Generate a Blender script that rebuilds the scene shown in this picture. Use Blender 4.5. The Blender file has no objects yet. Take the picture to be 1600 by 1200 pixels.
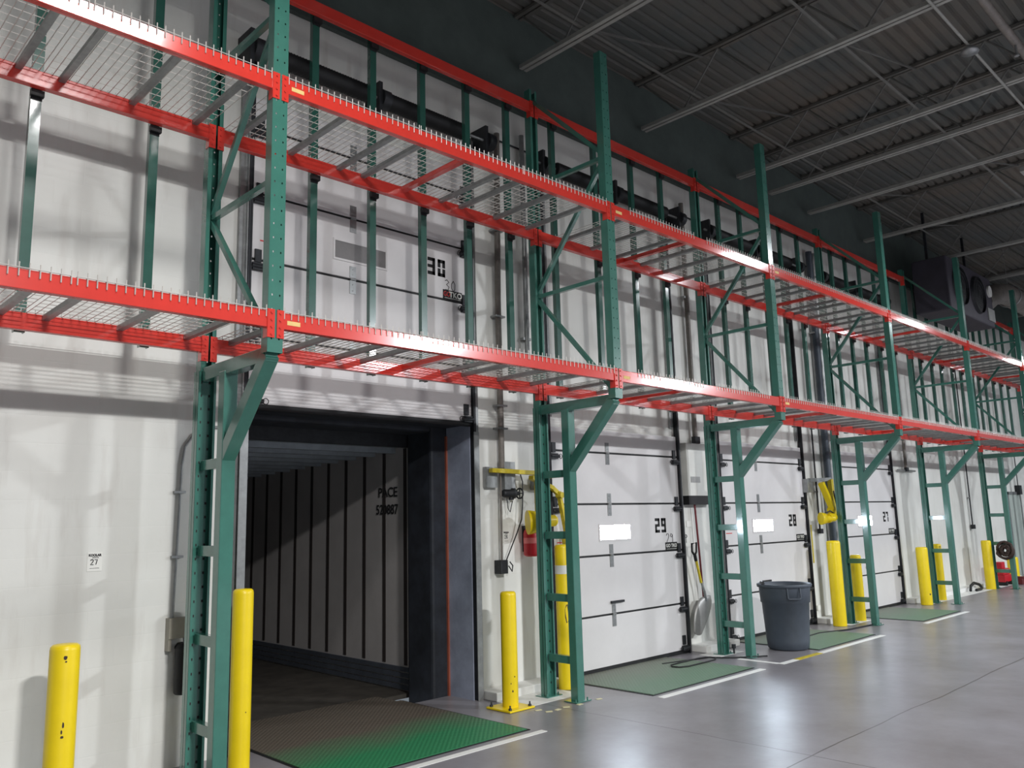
import bpy, bmesh, math, random
from mathutils import Vector, Matrix
random.seed(7)
S = bpy.context.scene
COL = S.collection
PI = math.pi

# ---------------------------------------------------------------- camera
cam_data = bpy.data.cameras.new('camera')
cam = bpy.data.objects.new('camera', cam_data)
COL.objects.link(cam)
cam_data.sensor_fit = 'HORIZONTAL'; cam_data.sensor_width = 36.0
cam_data.lens = 1287.33 / 1600 * 36.0
cam_data.clip_start = 0.05; cam_data.clip_end = 200
fw = Vector((0.68838962, 0.70678914, 0.16299955))
rt = Vector((0.71907922, -0.69445651, -0.02559733))
up = Vector((-0.09510418, -0.13483053, 0.98629404))
cam.matrix_world = Matrix(((rt.x, up.x, -fw.x, -2.6445), (rt.y, up.y, -fw.y, -6.0905),
                           (rt.z, up.z, -fw.z, 1.7738), (0, 0, 0, 1)))
S.camera = cam

# ---------------------------------------------------------------- world, lamps, exposure
w = bpy.data.worlds.new('world'); S.world = w; w.use_nodes = True
w.node_tree.nodes['Background'].inputs[0].default_value = (0.80, 0.90, 1.0, 1)
w.node_tree.nodes['Background'].inputs[1].default_value = 0.21
S.view_settings.view_transform = 'Standard'; S.view_settings.look = 'None'
S.view_settings.exposure = 0.0; S.view_settings.gamma = 1.0
S.view_settings.use_curve_mapping = False
# two rows of high bay lamps: one above the aisle by the rack, one across the next aisle
WARM, COOL = (1.0, 0.985, 0.975), (0.92, 0.955, 1.0)
LAMPS = [(-0.5, -3.45, 6.30, 140, WARM), (10.7, -3.5, 6.42, 120, COOL),
         (18.9, -3.45, 6.45, 90, COOL), (27.5, -3.45, 6.45, 90, COOL),
         (-1.4, -12.6, 6.60, 2350, WARM), (10.6, -12.6, 6.60, 2100, COOL),
         (21.6, -12.6, 6.60, 2100, COOL)]
for (lx, ly, lz, le, lc) in LAMPS:
    ld = bpy.data.lights.new('bay_lamp', 'AREA'); ld.shape = 'RECTANGLE'
    ld.size = 0.9; ld.size_y = 0.5; ld.energy = le; ld.color = lc
    lo = bpy.data.objects.new('bay_lamp', ld); lo.location = (lx, ly, lz); COL.objects.link(lo)

# ---------------------------------------------------------------- materials
def s2l(c):
    c = c / 255.0
    return c / 12.92 if c <= 0.04045 else ((c + 0.055) / 1.055) ** 2.4
def rgb(r, g, b): return (s2l(r), s2l(g), s2l(b), 1)
MATS = {}
def mat(name, col, rough=0.5, metal=0.0, var=0.10, scale=6.0, col2=None, bump=0.0, bscale=60, emit=None, spec=None):
    m = bpy.data.materials.new(name); m.use_nodes = True; MATS[name] = m
    nt = m.node_tree; b = nt.nodes['Principled BSDF']
    b.inputs['Roughness'].default_value = rough; b.inputs['Metallic'].default_value = metal
    if spec is not None: b.inputs['Specular IOR Level'].default_value = spec
    tc = nt.nodes.new('ShaderNodeTexCoord')
    n = nt.nodes.new('ShaderNodeTexNoise'); n.inputs['Scale'].default_value = scale
    n.inputs['Detail'].default_value = 5; n.inputs['Roughness'].default_value = 0.65
    nt.links.new(tc.outputs['Object'], n.inputs['Vector'])
    r = nt.nodes.new('ShaderNodeValToRGB')
    c1 = tuple(x * (1 - var) for x in col[:3]) + (1,)
    if col2 is None: col2 = tuple(min(1, x * (1 + var)) for x in col[:3]) + (1,)
    else: c1 = col
    r.color_ramp.elements[0].position = 0.35; r.color_ramp.elements[1].position = 0.68
    r.color_ramp.elements[0].color = c1; r.color_ramp.elements[1].color = col2
    nt.links.new(n.outputs['Fac'], r.inputs['Fac']); nt.links.new(r.outputs['Color'], b.inputs['Base Color'])
    if bump:
        n2 = nt.nodes.new('ShaderNodeTexNoise'); n2.inputs['Scale'].default_value = bscale
        bp = nt.nodes.new('ShaderNodeBump'); bp.inputs['Strength'].default_value = bump; bp.inputs['Distance'].default_value = 0.01
        nt.links.new(tc.outputs['Object'], n2.inputs['Vector'])
        nt.links.new(n2.outputs['Fac'], bp.inputs['Height']); nt.links.new(bp.outputs['Normal'], b.inputs['Normal'])
    if emit:
        b.inputs['Emission Color'].default_value = emit[0]; b.inputs['Emission Strength'].default_value = emit[1]
    return m
GREEN = mat('green_paint', rgb(60, 114, 101), 0.24, var=0.06, scale=9)
BARGREEN = mat('dark_green_paint', rgb(42, 88, 77), 0.25, var=0.08, scale=9)
RED = mat('red_paint', rgb(210, 58, 48), 0.18, var=0.05, scale=8)
for _m in (GREEN, BARGREEN, RED):
    _b = _m.node_tree.nodes['Principled BSDF']; _b.inputs['Coat Weight'].default_value = 0.8; _b.inputs['Coat Roughness'].default_value = 0.10
YELLOW = mat('yellow_paint', rgb(232, 204, 18), 0.36, var=0.04, scale=5)
YELLOWD = mat('worn_yellow_paint', rgb(198, 178, 40), 0.5, var=0.2, scale=14)
GALV = mat('galvanised_steel', rgb(150, 152, 152), 0.38, 0.6, var=0.15, scale=12)
WIRE = mat('wire_steel', rgb(212, 208, 202), 0.4, 0.15, var=0.06)
DARK = mat('dark_steel', rgb(44, 46, 50), 0.5, 0.3, var=0.25, scale=15)
BLACK = mat('black_rubber', rgb(22, 23, 25), 0.6, var=0.25, scale=10)
INK = mat('black_ink', rgb(24, 24, 26), 0.7)
DOOR = mat('door_panel_white', rgb(214, 212, 212), 0.42, var=0.04, scale=1.6, bump=0.03, bscale=220)
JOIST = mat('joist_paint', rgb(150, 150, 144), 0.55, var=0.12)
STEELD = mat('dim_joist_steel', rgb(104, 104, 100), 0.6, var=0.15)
DECKM = mat('roof_deck_paint', rgb(84, 88, 86), 0.6, var=0.25, scale=0.6, col2=rgb(106, 98, 88))
PIPE = mat('pipe_grey_brown', rgb(122, 116, 110), 0.5, 0.1, var=0.2, scale=10)
GREYP = mat('grey_plastic', rgb(72, 80, 90), 0.5, var=0.08, scale=9, bump=0.05)
ALU = mat('aluminium', rgb(160, 160, 158), 0.45, 0.5, var=0.12)
WHITE = mat('white_paint', rgb(226, 226, 222), 0.5, var=0.04)
SIGN = mat('sign_white', rgb(228, 228, 222), 0.5, var=0.02)
REDD = mat('extinguisher_red', rgb(190, 26, 40), 0.4, var=0.08)
CURTAIN = mat('seal_fabric', rgb(36, 40, 48), 0.7, var=0.4, scale=5, bump=0.25, bscale=7)
JAMB = mat('jamb_blue_grey', rgb(146, 153, 170), 0.45, var=0.2, scale=3)
ORANGE = mat('orange_strip', rgb(150, 80, 60), 0.6, var=0.15)
TRWALL = mat('trailer_lining', rgb(176, 172, 170), 0.42, 0.0, var=0.10, scale=1.3)
TRDARK = mat('trailer_post', rgb(52, 46, 44), 0.6, var=0.1)
TRKICK = mat('trailer_scuff_band', rgb(88, 94, 104), 0.5, 0.4, var=0.15)
TRROOF = mat('trailer_roof', rgb(142, 150, 158), 0.55, 0.0, var=0.15)
WOOD = mat('trailer_floor_boards', rgb(70, 66, 60), 0.6, var=0.3, scale=4)
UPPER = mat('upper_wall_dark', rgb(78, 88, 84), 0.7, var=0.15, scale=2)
UNIT = mat('unit_casing', rgb(62, 58, 68), 0.6, var=0.15, scale=3)
BROWN = mat('dark_brown_cable', rgb(58, 42, 36), 0.7, var=0.35, scale=40)
STEELDOOR = mat('grey_green_door', rgb(168, 178, 172), 0.5, var=0.06)
TAPE = mat('hazard_tape', rgb(214, 208, 170), 0.6, var=0.15)
REDL = mat('red_label', rgb(205, 60, 60), 0.6)
STICK = mat('tan_sticker', rgb(222, 190, 120), 0.6)
PANE = mat('daylit_pane', rgb(240, 245, 250), 0.3, emit=((0.74, 0.87, 1.0, 1), 58.0))
PANEG = mat('grey_pane', rgb(120, 118, 118), 0.3)
BLUE = mat('blue_tape', rgb(60, 70, 140), 0.6)
LENS = mat('lamp_lens', rgb(235, 235, 225), 0.3)

def wall_material():
    m = bpy.data.materials.new('painted_block_wall'); m.use_nodes = True; nt = m.node_tree
    b = nt.nodes['Principled BSDF']; b.inputs['Roughness'].default_value = 0.42
    tc = nt.nodes.new('ShaderNodeTexCoord'); mp = nt.nodes.new('ShaderNodeMapping')
    mp.inputs['Rotation'].default_value = (PI / 2, 0, 0)
    nt.links.new(tc.outputs['Object'], mp.inputs['Vector'])
    n = nt.nodes.new('ShaderNodeTexNoise'); n.inputs['Scale'].default_value = 0.9; n.inputs['Detail'].default_value = 6
    nt.links.new(tc.outputs['Object'], n.inputs['Vector'])
    r = nt.nodes.new('ShaderNodeValToRGB')
    r.color_ramp.elements[0].position = 0.3; r.color_ramp.elements[0].color = rgb(212, 212, 206)
    r.color_ramp.elements[1].position = 0.7; r.color_ramp.elements[1].color = rgb(228, 229, 224)
    nt.links.new(n.outputs['Fac'], r.inputs['Fac'])
    # streaky scuffs running down the paint
    ms = nt.nodes.new('ShaderNodeMapping'); ms.inputs['Scale'].default_value = (5.0, 1, 0.8)
    nt.links.new(tc.outputs['Object'], ms.inputs['Vector'])
    n3 = nt.nodes.new('ShaderNodeTexNoise'); n3.inputs['Scale'].default_value = 1.6; n3.inputs['Detail'].default_value = 6
    nt.links.new(ms.outputs['Vector'], n3.inputs['Vector'])
    r3 = nt.nodes.new('ShaderNodeValToRGB'); r3.color_ramp.elements[0].position = 0.56; r3.color_ramp.elements[0].color = (0, 0, 0, 1)
    r3.color_ramp.elements[1].position = 0.85; r3.color_ramp.elements[1].color = (.5, .5, .5, 1)
    nt.links.new(n3.outputs['Fac'], r3.inputs['Fac'])
    mx = nt.nodes.new('ShaderNodeMixRGB'); mx.inputs[2].default_value = rgb(176, 168, 158)
    nt.links.new(r3.outputs['Color'], mx.inputs[0]); nt.links.new(r.outputs['Color'], mx.inputs[1])
    nt.links.new(mx.outputs['Color'], b.inputs['Base Color'])
    br = nt.nodes.new('ShaderNodeTexBrick'); br.inputs['Scale'].default_value = 1.0
    br.inputs['Brick Width'].default_value = 0.4; br.inputs['Row Height'].default_value = 0.2
    br.inputs['Mortar Size'].default_value = 0.006; br.inputs['Mortar Smooth'].default_value = 0.6
    br.inputs['Color1'].default_value = (1, 1, 1, 1); br.inputs['Color2'].default_value = (1, 1, 1, 1); br.inputs['Mortar'].default_value = (0, 0, 0, 1)
    nt.links.new(mp.outputs['Vector'], br.inputs['Vector'])
    bp = nt.nodes.new('ShaderNodeBump'); bp.inputs['Strength'].default_value = 0.12; bp.inputs['Distance'].default_value = 0.004
    nt.links.new(br.outputs['Color'], bp.inputs['Height'])
    n2 = nt.nodes.new('ShaderNodeTexNoise'); n2.inputs['Scale'].default_value = 7; n2.inputs['Detail'].default_value = 4
    nt.links.new(tc.outputs['Object'], n2.inputs['Vector'])
    bp2 = nt.nodes.new('ShaderNodeBump'); bp2.inputs['Strength'].default_value = 0.12; bp2.inputs['Distance'].default_value = 0.02
    nt.links.new(n2.outputs['Fac'], bp2.inputs['Height']); nt.links.new(bp.outputs['Normal'], bp2.inputs['Normal'])
    nt.links.new(bp2.outputs['Normal'], b.inputs['Normal'])
    return m
WALL = wall_material()

def floor_material():
    m = bpy.data.materials.new('polished_concrete'); m.use_nodes = True; nt = m.node_tree
    b = nt.nodes['Principled BSDF']
    tc = nt.nodes.new('ShaderNodeTexCoord')
    n = nt.nodes.new('ShaderNodeTexNoise'); n.inputs['Scale'].default_value = 1.1; n.inputs['Detail'].default_value = 8; n.inputs['Roughness'].default_value = 0.7
    nt.links.new(tc.outputs['Object'], n.inputs['Vector'])
    r = nt.nodes.new('ShaderNodeValToRGB')
    r.color_ramp.elements[0].position = 0.3; r.color_ramp.elements[0].color = rgb(116, 112, 114)
    r.color_ramp.elements[1].position = 0.7; r.color_ramp.elements[1].color = rgb(142, 140, 146)
    nt.links.new(n.outputs['Fac'], r.inputs['Fac'])
    # saw-cut joints and a few long cracks
    sp = nt.nodes.new('ShaderNodeSeparateXYZ'); nt.links.new(tc.outputs['Object'], sp.inputs[0])
    def line(sock, pos, wdt):
        a = nt.nodes.new('ShaderNodeMath'); a.operation = 'SUBTRACT'; a.inputs[1].default_value = pos
        nt.links.new(sock, a.inputs[0])
        c = nt.nodes.new('ShaderNodeMath'); c.operation = 'ABSOLUTE'; nt.links.new(a.outputs[0], c.inputs[0])
        d = nt.nodes.new('ShaderNodeMath'); d.operation = 'LESS_THAN'; d.inputs[1].default_value = wdt
        nt.links.new(c.outputs[0], d.inputs[0]); return d.outputs[0]
    wob = nt.nodes.new('ShaderNodeTexNoise'); wob.inputs['Scale'].default_value = 0.8
    nt.links.new(tc.outputs['Object'], wob.inputs['Vector'])
    wm = nt.nodes.new('ShaderNodeMath'); wm.operation = 'MULTIPLY_ADD'; wm.inputs[1].default_value = 0.10
    nt.links.new(wob.outputs['Fac'], wm.inputs[0]); nt.links.new(sp.outputs['X'], wm.inputs[2])
    wn = nt.nodes.new('ShaderNodeMath'); wn.operation = 'MULTIPLY_ADD'; wn.inputs[1].default_value = 0.10
    nt.links.new(wob.outputs['Fac'], wn.inputs[0]); nt.links.new(sp.outputs['Y'], wn.inputs[2])
    socks = [line(wm.outputs[0], 3.46, 0.005), line(wn.outputs[0], -2.9, 0.006), line(wm.outputs[0], 12.3, 0.006), line(wm.outputs[0], -4.0, 0.006), line(wn.outputs[0], -8.0, 0.006)]
    acc = socks[0]
    for s in socks[1:]:
        a = nt.nodes.new('ShaderNodeMath'); a.operation = 'MAXIMUM'
        nt.links.new(acc, a.inputs[0]); nt.links.new(s, a.inputs[1]); acc = a.outputs[0]
    mx = nt.nodes.new('ShaderNodeMixRGB'); mx.inputs[2].default_value = rgb(66, 62, 60)
    nt.links.new(acc, mx.inputs[0]); nt.links.new(r.outputs['Color'], mx.inputs[1])
    nt.links.new(mx.outputs['Color'], b.inputs['Base Color'])
    r2 = nt.nodes.new('ShaderNodeMapRange'); r2.inputs['To Min'].default_value = 0.27; r2.inputs['To Max'].default_value = 0.36
    n2 = nt.nodes.new('ShaderNodeTexNoise'); n2.inputs['Scale'].default_value = 3; n2.inputs['Detail'].default_value = 6
    nt.links.new(tc.outputs['Object'], n2.inputs['Vector']); nt.links.new(n2.outputs['Fac'], r2.inputs['Value'])
    nt.links.new(r2.outputs[0], b.inputs['Roughness'])
    n3 = nt.nodes.new('ShaderNodeTexNoise'); n3.inputs['Scale'].default_value = 24
    nt.links.new(tc.outputs['Object'], n3.inputs['Vector'])
    bp = nt.nodes.new('ShaderNodeBump'); bp.inputs['Strength'].default_value = 0.03; bp.inputs['Distance'].default_value = 0.006
    nt.links.new(n3.outputs['Fac'], bp.inputs['Height']); nt.links.new(bp.outputs['Normal'], b.inputs['Normal'])
    return m
FLOOR = floor_material()

def tread_material(name, green, wornc, lo, hi):
    m = bpy.data.materials.new(name); m.use_nodes = True; nt = m.node_tree
    b = nt.nodes['Principled BSDF']; b.inputs['Roughness'].default_value = 0.55
    tc = nt.nodes.new('ShaderNodeTexCoord')
    n = nt.nodes.new('ShaderNodeTexNoise'); n.inputs['Scale'].default_value = 1.6; n.inputs['Detail'].default_value = 5
    nt.links.new(tc.outputs['Object'], n.inputs['Vector'])
    sp = nt.nodes.new('ShaderNodeSeparateXYZ'); nt.links.new(tc.outputs['Object'], sp.inputs[0])
    # traffic wear: bare and dirty towards the lip (object y), green towards the room
    a = nt.nodes.new('ShaderNodeMath'); a.operation = 'MULTIPLY_ADD'; a.inputs[1].default_value = 0.55
    nt.links.new(n.outputs['Fac'], a.inputs[0]); nt.links.new(sp.outputs['Y'], a.inputs[2])
    r = nt.nodes.new('ShaderNodeMapRange'); r.inputs['From Min'].default_value = lo; r.inputs['From Max'].default_value = hi
    nt.links.new(a.outputs[0], r.inputs['Value'])
    mx = nt.nodes.new('ShaderNodeMixRGB'); mx.inputs[1].default_value = green; mx.inputs[2].default_value = wornc
    nt.links.new(r.outputs[0], mx.inputs[0]); nt.links.new(mx.outputs['Color'], b.inputs['Base Color'])
    # diamond tread
    def wave(ang):
        mp = nt.nodes.new('ShaderNodeMapping'); mp.inputs['Rotation'].default_value = (0, 0, ang)
        nt.links.new(tc.outputs['Object'], mp.inputs['Vector'])
        wv = nt.nodes.new('ShaderNodeTexWave'); wv.inputs['Scale'].default_value = 9
        nt.links.new(mp.outputs['Vector'], wv.inputs['Vector']); return wv.outputs['Fac']
    mu = nt.nodes.new('ShaderNodeMath'); mu.operation = 'MULTIPLY'
    nt.links.new(wave(PI / 4), mu.inputs[0]); nt.links.new(wave(-PI / 4), mu.inputs[1])
    bp = nt.nodes.new('ShaderNodeBump'); bp.inputs['Strength'].default_value = 0.6; bp.inputs['Distance'].default_value = 0.006
    nt.links.new(mu.outputs[0], bp.inputs['Height']); nt.links.new(bp.outputs['Normal'], b.inputs['Normal'])
    return m
TREAD = tread_material('green_tread_plate', rgb(40, 118, 76), rgb(92, 84, 74), -0.10, 0.55)
TREADW = tread_material('worn_tread_plate', rgb(98, 124, 102), rgb(118, 116, 108), -0.2, 0.9)

# ---------------------------------------------------------------- mesh builder
class MB:
    def __init__(self): self.v = []; self.f = []; self.mi = []; self.sm = []; self.m = 0; self.s = False
    def add(self, vs, fs):
        o = len(self.v); self.v += [tuple(x) for x in vs]
        for f in fs: self.f.append([o + i for i in f]); self.mi.append(self.m); self.sm.append(self.s)
        return self
    def box(self, a, b):
        x0, y0, z0 = [min(a[i], b[i]) for i in range(3)]; x1, y1, z1 = [max(a[i], b[i]) for i in range(3)]
        return self.add([(x0, y0, z0), (x1, y0, z0), (x1, y1, z0), (x0, y1, z0), (x0, y0, z1), (x1, y0, z1), (x1, y1, z1), (x0, y1, z1)],
                        [(0, 3, 2, 1), (4, 5, 6, 7), (0, 1, 5, 4), (1, 2, 6, 5), (2, 3, 7, 6), (3, 0, 4, 7)])
    def bar(self, p, q, wd, ht, ref=(1, 0, 0)):
        p = Vector(p); q = Vector(q); d = (q - p).normalized(); r = Vector(ref)
        a = (r - d * r.dot(d)).normalized(); b = d.cross(a)
        vs = []
        for c in (p, q):
            for (i, j) in ((-1, -1), (1, -1), (1, 1), (-1, 1)): vs.append(c + a * i * wd / 2 + b * j * ht / 2)
        return self.add(vs, [(0, 3, 2, 1), (4, 5, 6, 7), (0, 1, 5, 4), (1, 2, 6, 5), (2, 3, 7, 6), (3, 0, 4, 7)])
    def tube(self, pts, r, n=8, cap=True):
        pts = [Vector(p) for p in pts]; rings = []; o = len(self.v)
        ref = None
        for i, p in enumerate(pts):
            d = (pts[min(i + 1, len(pts) - 1)] - pts[max(i - 1, 0)]).normalized()
            if ref is None: ref = Vector((0, 0, 1)) if abs(d.z) < 0.9 else Vector((1, 0, 0))
            a = (ref - d * ref.dot(d)).normalized(); b = d.cross(a); ref = a
            rr = r[i] if isinstance(r, (list, tuple)) else r
            rings.append([p + (a * math.cos(2 * PI * k / n) + b * math.sin(2 * PI * k / n)) * rr for k in range(n)])
        vs = [x for rg in rings for x in rg]; fs = []
        for i in range(len(pts) - 1):
            for k in range(n):
                k2 = (k + 1) % n; fs.append((i * n + k, i * n + k2, (i + 1) * n + k2, (i + 1) * n + k))
        s = self.s; self.s = n > 5; self.add(vs, fs); self.s = False
        if cap:
            m = len(pts) - 1
            self.add(rings[0], [tuple(reversed(range(n)))]); self.add(rings[m], [tuple(range(n))])
        self.s = s
        return self
    def lathe(self, prof, c=(0, 0, 0), n=24, axis='z', cap=True):
        vs = []; fs = []
        for (r, z) in prof:
            for k in range(n):
                a = 2 * PI * k / n; x, y = r * math.cos(a), r * math.sin(a)
                if axis == 'z': p = (c[0] + x, c[1] + y, c[2] + z)
                elif axis == 'x': p = (c[0] + z, c[1] + x, c[2] + y)
                else: p = (c[0] + x, c[1] + z, c[2] + y)
                vs.append(p)
        for i in range(len(prof) - 1):
            for k in range(n):
                k2 = (k + 1) % n; f = (i * n + k, i * n + k2, (i + 1) * n + k2, (i + 1) * n + k)
                fs.append(f if axis != 'y' else tuple(reversed(f)))
        s = self.s; self.s = True; self.add(vs, fs); self.s = False
        if cap:
            m = len(prof) - 1
            self.add(vs[:n], [tuple(reversed(range(n)))]); self.add(vs[m * n:], [tuple(range(n))])
        self.s = s
        return self
    def torus(self, c, R, r, axis='y', n=16, k=6, a0=0, a1=2 * PI):
        pts = []
        for i in range(n + 1):
            a = a0 + (a1 - a0) * i / n; u, v = R * math.cos(a), R * math.sin(a)
            pts.append({'y': (c[0] + u, c[1], c[2] + v), 'x': (c[0], c[1] + u, c[2] + v), 'z': (c[0] + u, c[1] + v, c[2])}[axis])
        return self.tube(pts, r, k)
    def poly(self, pts, y0, y1):      # outline in x,z extruded between y0 and y1
        n = len(pts); vs = [(x, y0, z) for x, z in pts] + [(x, y1, z) for x, z in pts]
        return self.add(vs, [tuple(range(n)), tuple(reversed(range(n, 2 * n)))] + [(i, n + i, n + (i + 1) % n, (i + 1) % n) for i in range(n)])
    def build(self, name, mats, parent=None, bevel=0, loc=None):
        me = bpy.data.meshes.new(name); me.from_pydata(self.v, [], self.f)
        if not isinstance(mats, (list, tuple)): mats = [mats]
        for m in mats: me.materials.append(m)
        me.polygons.foreach_set('material_index', self.mi); me.polygons.foreach_set('use_smooth', self.sm)
        me.update()
        bm = bmesh.new(); bm.from_mesh(me)
        bmesh.ops.recalc_face_normals(bm, faces=bm.faces); bm.to_mesh(me); bm.free()
        o = bpy.data.objects.new(name, me); COL.objects.link(o)
        if parent: o.parent = parent
        if loc: o.location = loc
        if bevel:
            b = o.modifiers.new('bevel', 'BEVEL'); b.width = bevel; b.segments = 2; b.limit_method = 'ANGLE'
        return o
def tag(o, label, cat=None, group=None, kind=None):
    o['label'] = label
    if cat: o['category'] = cat
    if group: o['group'] = group
    if kind: o['kind'] = kind
    return o
def thing(name, label, cat, loc=(0, 0, 0), group=None, kind=None):
    o = bpy.data.objects.new(name, None); o.empty_display_size = 0.1; COL.objects.link(o); o.location = loc
    return tag(o, label, cat, group, kind)
def kids(o): return [c for c in bpy.data.objects if c.parent == o]
TREE = {}
def snapshot(o):
    TREE[o.name] = [(c, [g for g in kids(c)]) for c in kids(o)]
def dup(root, loc, label, group=None, drop=()):
    r = root.copy(); COL.objects.link(r); r.location = loc; r['label'] = label
    if group: r['group'] = group
    for c, gs in TREE[root.name]:
        if c.name.split('.')[0] in drop: continue
        d = c.copy(); COL.objects.link(d); d.parent = r
        for g in gs:
            e = g.copy(); COL.objects.link(e); e.parent = d
    return r
def text(name, body, size, matl, parent, loc, rot=(PI / 2, 0, 0), ext=0.001, off=0.0, sx=1.0):
    cu = bpy.data.curves.new(name, 'FONT'); cu.body = body; cu.size = size; cu.extrude = ext; cu.offset = off
    cu.align_x = 'CENTER'; cu.align_y = 'CENTER'; cu.resolution_u = 3
    t = bpy.data.objects.new(name + '_curve', cu); COL.objects.link(t)
    dg = bpy.context.evaluated_depsgraph_get()
    me = bpy.data.meshes.new_from_object(t.evaluated_get(dg)); COL.objects.unlink(t); bpy.data.objects.remove(t)
    me.materials.clear(); me.materials.append(matl)
    me.transform(Matrix.Translation(Vector(loc)) @ Matrix.Rotation(rot[2], 4, 'Z') @ Matrix.Rotation(rot[0], 4, 'X') @ Matrix.Diagonal((sx, 1, 1, 1)))
    o = bpy.data.objects.new(name, me); COL.objects.link(o)
    if parent: o.parent = parent
    return o

# ================================================================= SETTING
WY = 0.46            # wall face
DY = 0.42            # face of the closed dock doors
OX0, OX1, OZ = 0.56, 3.08, 2.79
X_LO, X_HI = -9.0, 46.0
m = MB()
m.box((X_LO, WY, 0), (OX0, WY + .36, 6.62)); m.box((OX1, WY, 0), (X_HI, WY + .36, 6.62)); m.box((OX0, WY, OZ), (OX1, WY + .36, 6.62))
tag(m.build('wall_back', WALL), 'white painted block wall behind the rack with the dock doors', 'wall', kind='structure')
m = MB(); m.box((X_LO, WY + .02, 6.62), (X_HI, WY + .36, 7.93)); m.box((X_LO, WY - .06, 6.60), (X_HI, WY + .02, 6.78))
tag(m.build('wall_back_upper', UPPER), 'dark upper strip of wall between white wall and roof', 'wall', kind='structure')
m = MB(); m.box((X_LO, -26, -.25), (X_HI, WY + .36, 0))
tag(m.build('floor', FLOOR), 'polished grey concrete warehouse floor', 'floor', kind='structure')
# corrugated roof deck
m = MB(); prof = []; y = -15.0
while y < WY + .36:
    prof += [(y, 7.93), (y + .085, 7.93), (y + .105, 7.97), (y + .135, 7.97)]; y += .155
m.add([(X_LO, a, b) for a, b in prof] + [(X_HI, a, b) for a, b in prof] ,
      [(i, i + 1, len(prof) + i + 1, len(prof) + i) for i in range(len(prof) - 1)])
m.box((X_LO, -15, 7.99), (X_HI, WY + .36, 8.1))
tag(m.build('ceiling', DECKM), 'dark corrugated metal roof deck', 'ceiling', kind='structure')
# blue-grey lining of the open dock doorway
m = MB(); m.box((OX1 - .012, WY - .02, 0), (OX1, WY + .36, OZ)); m.box((OX0, WY - .02, 0), (OX0 + .012, WY + .36, OZ)); tr = tag(m.build('trim_1', JAMB), 'blue-grey lining of the open dock doorway', 'door lining', kind='structure')
m = MB(); m.box((OX0, WY - .0, OZ - .012), (OX1, WY + .36, OZ)); m.build('head_lining', CURTAIN, tr)
m = MB(); m.box((OX1 - .03, WY + .345, 0), (OX1 - .010, WY + .37, OZ - .1)); m.build('edge_strip', ORANGE, tr)['label'] = 'orange edge strip'
# painted white kerbs and paint patches along the wall base
def kerb(x0, x1, n, lab, y0=0.20, h=0.085):
    m = MB(); m.box((x0, y0, 0), (x1, WY, h)); 
    tag(m.build('trim_%d' % n, WHITE, bevel=.008), lab, 'kerb', kind='structure')
kerb(3.16, 4.15, 2, 'white painted kerb at wall base beside open doorway')
kerb(6.90, 7.72, 3, 'white painted kerb at wall base under white control box')
kerb(10.46, 11.40, 4, 'white painted kerb at wall base by tall yellow bollard')
kerb(14.12, 21.2, 5, 'long white painted kerb at far end of wall', y0=.25)
def paint(x0, x1, y0, y1, lab, mt=WHITE):
    m = MB(); m.box((x0, y0, 0), (x1, y1, .003)); tag(m.build('floor_marking', mt), lab, 'floor marking', 'painted floor marks')
paint(3.16, 4.0, -.20, .2, 'worn white paint on floor under second rack upright')
paint(6.72, 7.3, -.10, .2, 'worn white paint on floor under third rack upright')
paint(10.5, 11.3, -.10, .2, 'worn white paint on floor under fourth rack upright')
paint(14.2, 21.2, -.02, .25, 'long white painted strip on floor at far end')
paint(0.55, 2.66, -.965, -.895, 'white line in front of green plate at open doorway')
paint(4.33, 6.32, -.965, -.885, 'white line in front of the nearest closed dock door')
paint(7.75, 9.72, -.965, -.885, 'white line running right from the grey trash can')
paint(6.74, 7.12, -.965, -.885, 'short white line in front of the third rack upright')
paint(7.12, 7.75, -.965, -.885, 'short yellowed stretch of floor line before the trash can', YELLOWD)
paint(11.35, 13.30, -.965, -.885, 'short white line farthest away, before the last dock door')
paint(6.72, 6.79, -.885, -.35, 'short white line beside third rack upright foot')
for i, (a, b) in enumerate(((3.17, -.36), (3.19, -.48), (3.30, -.49), (3.43, -.48), (3.60, -.50), (3.90, -.49))):
    m = MB(); m.poly([(-.035, -.02), (.03, -.025), (.04, .02), (-.03, .022)], 0, .002)
    o = m.build('tape_scrap', TAPE); o.rotation_euler = (-PI / 2, 0, random.uniform(-.6, .6)); o.location = (a, b, .0035)
    tag(o, 'torn pale hazard tape scrap on floor by second rack upright', 'tape', 'torn tape scraps by the second rack upright')

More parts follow.
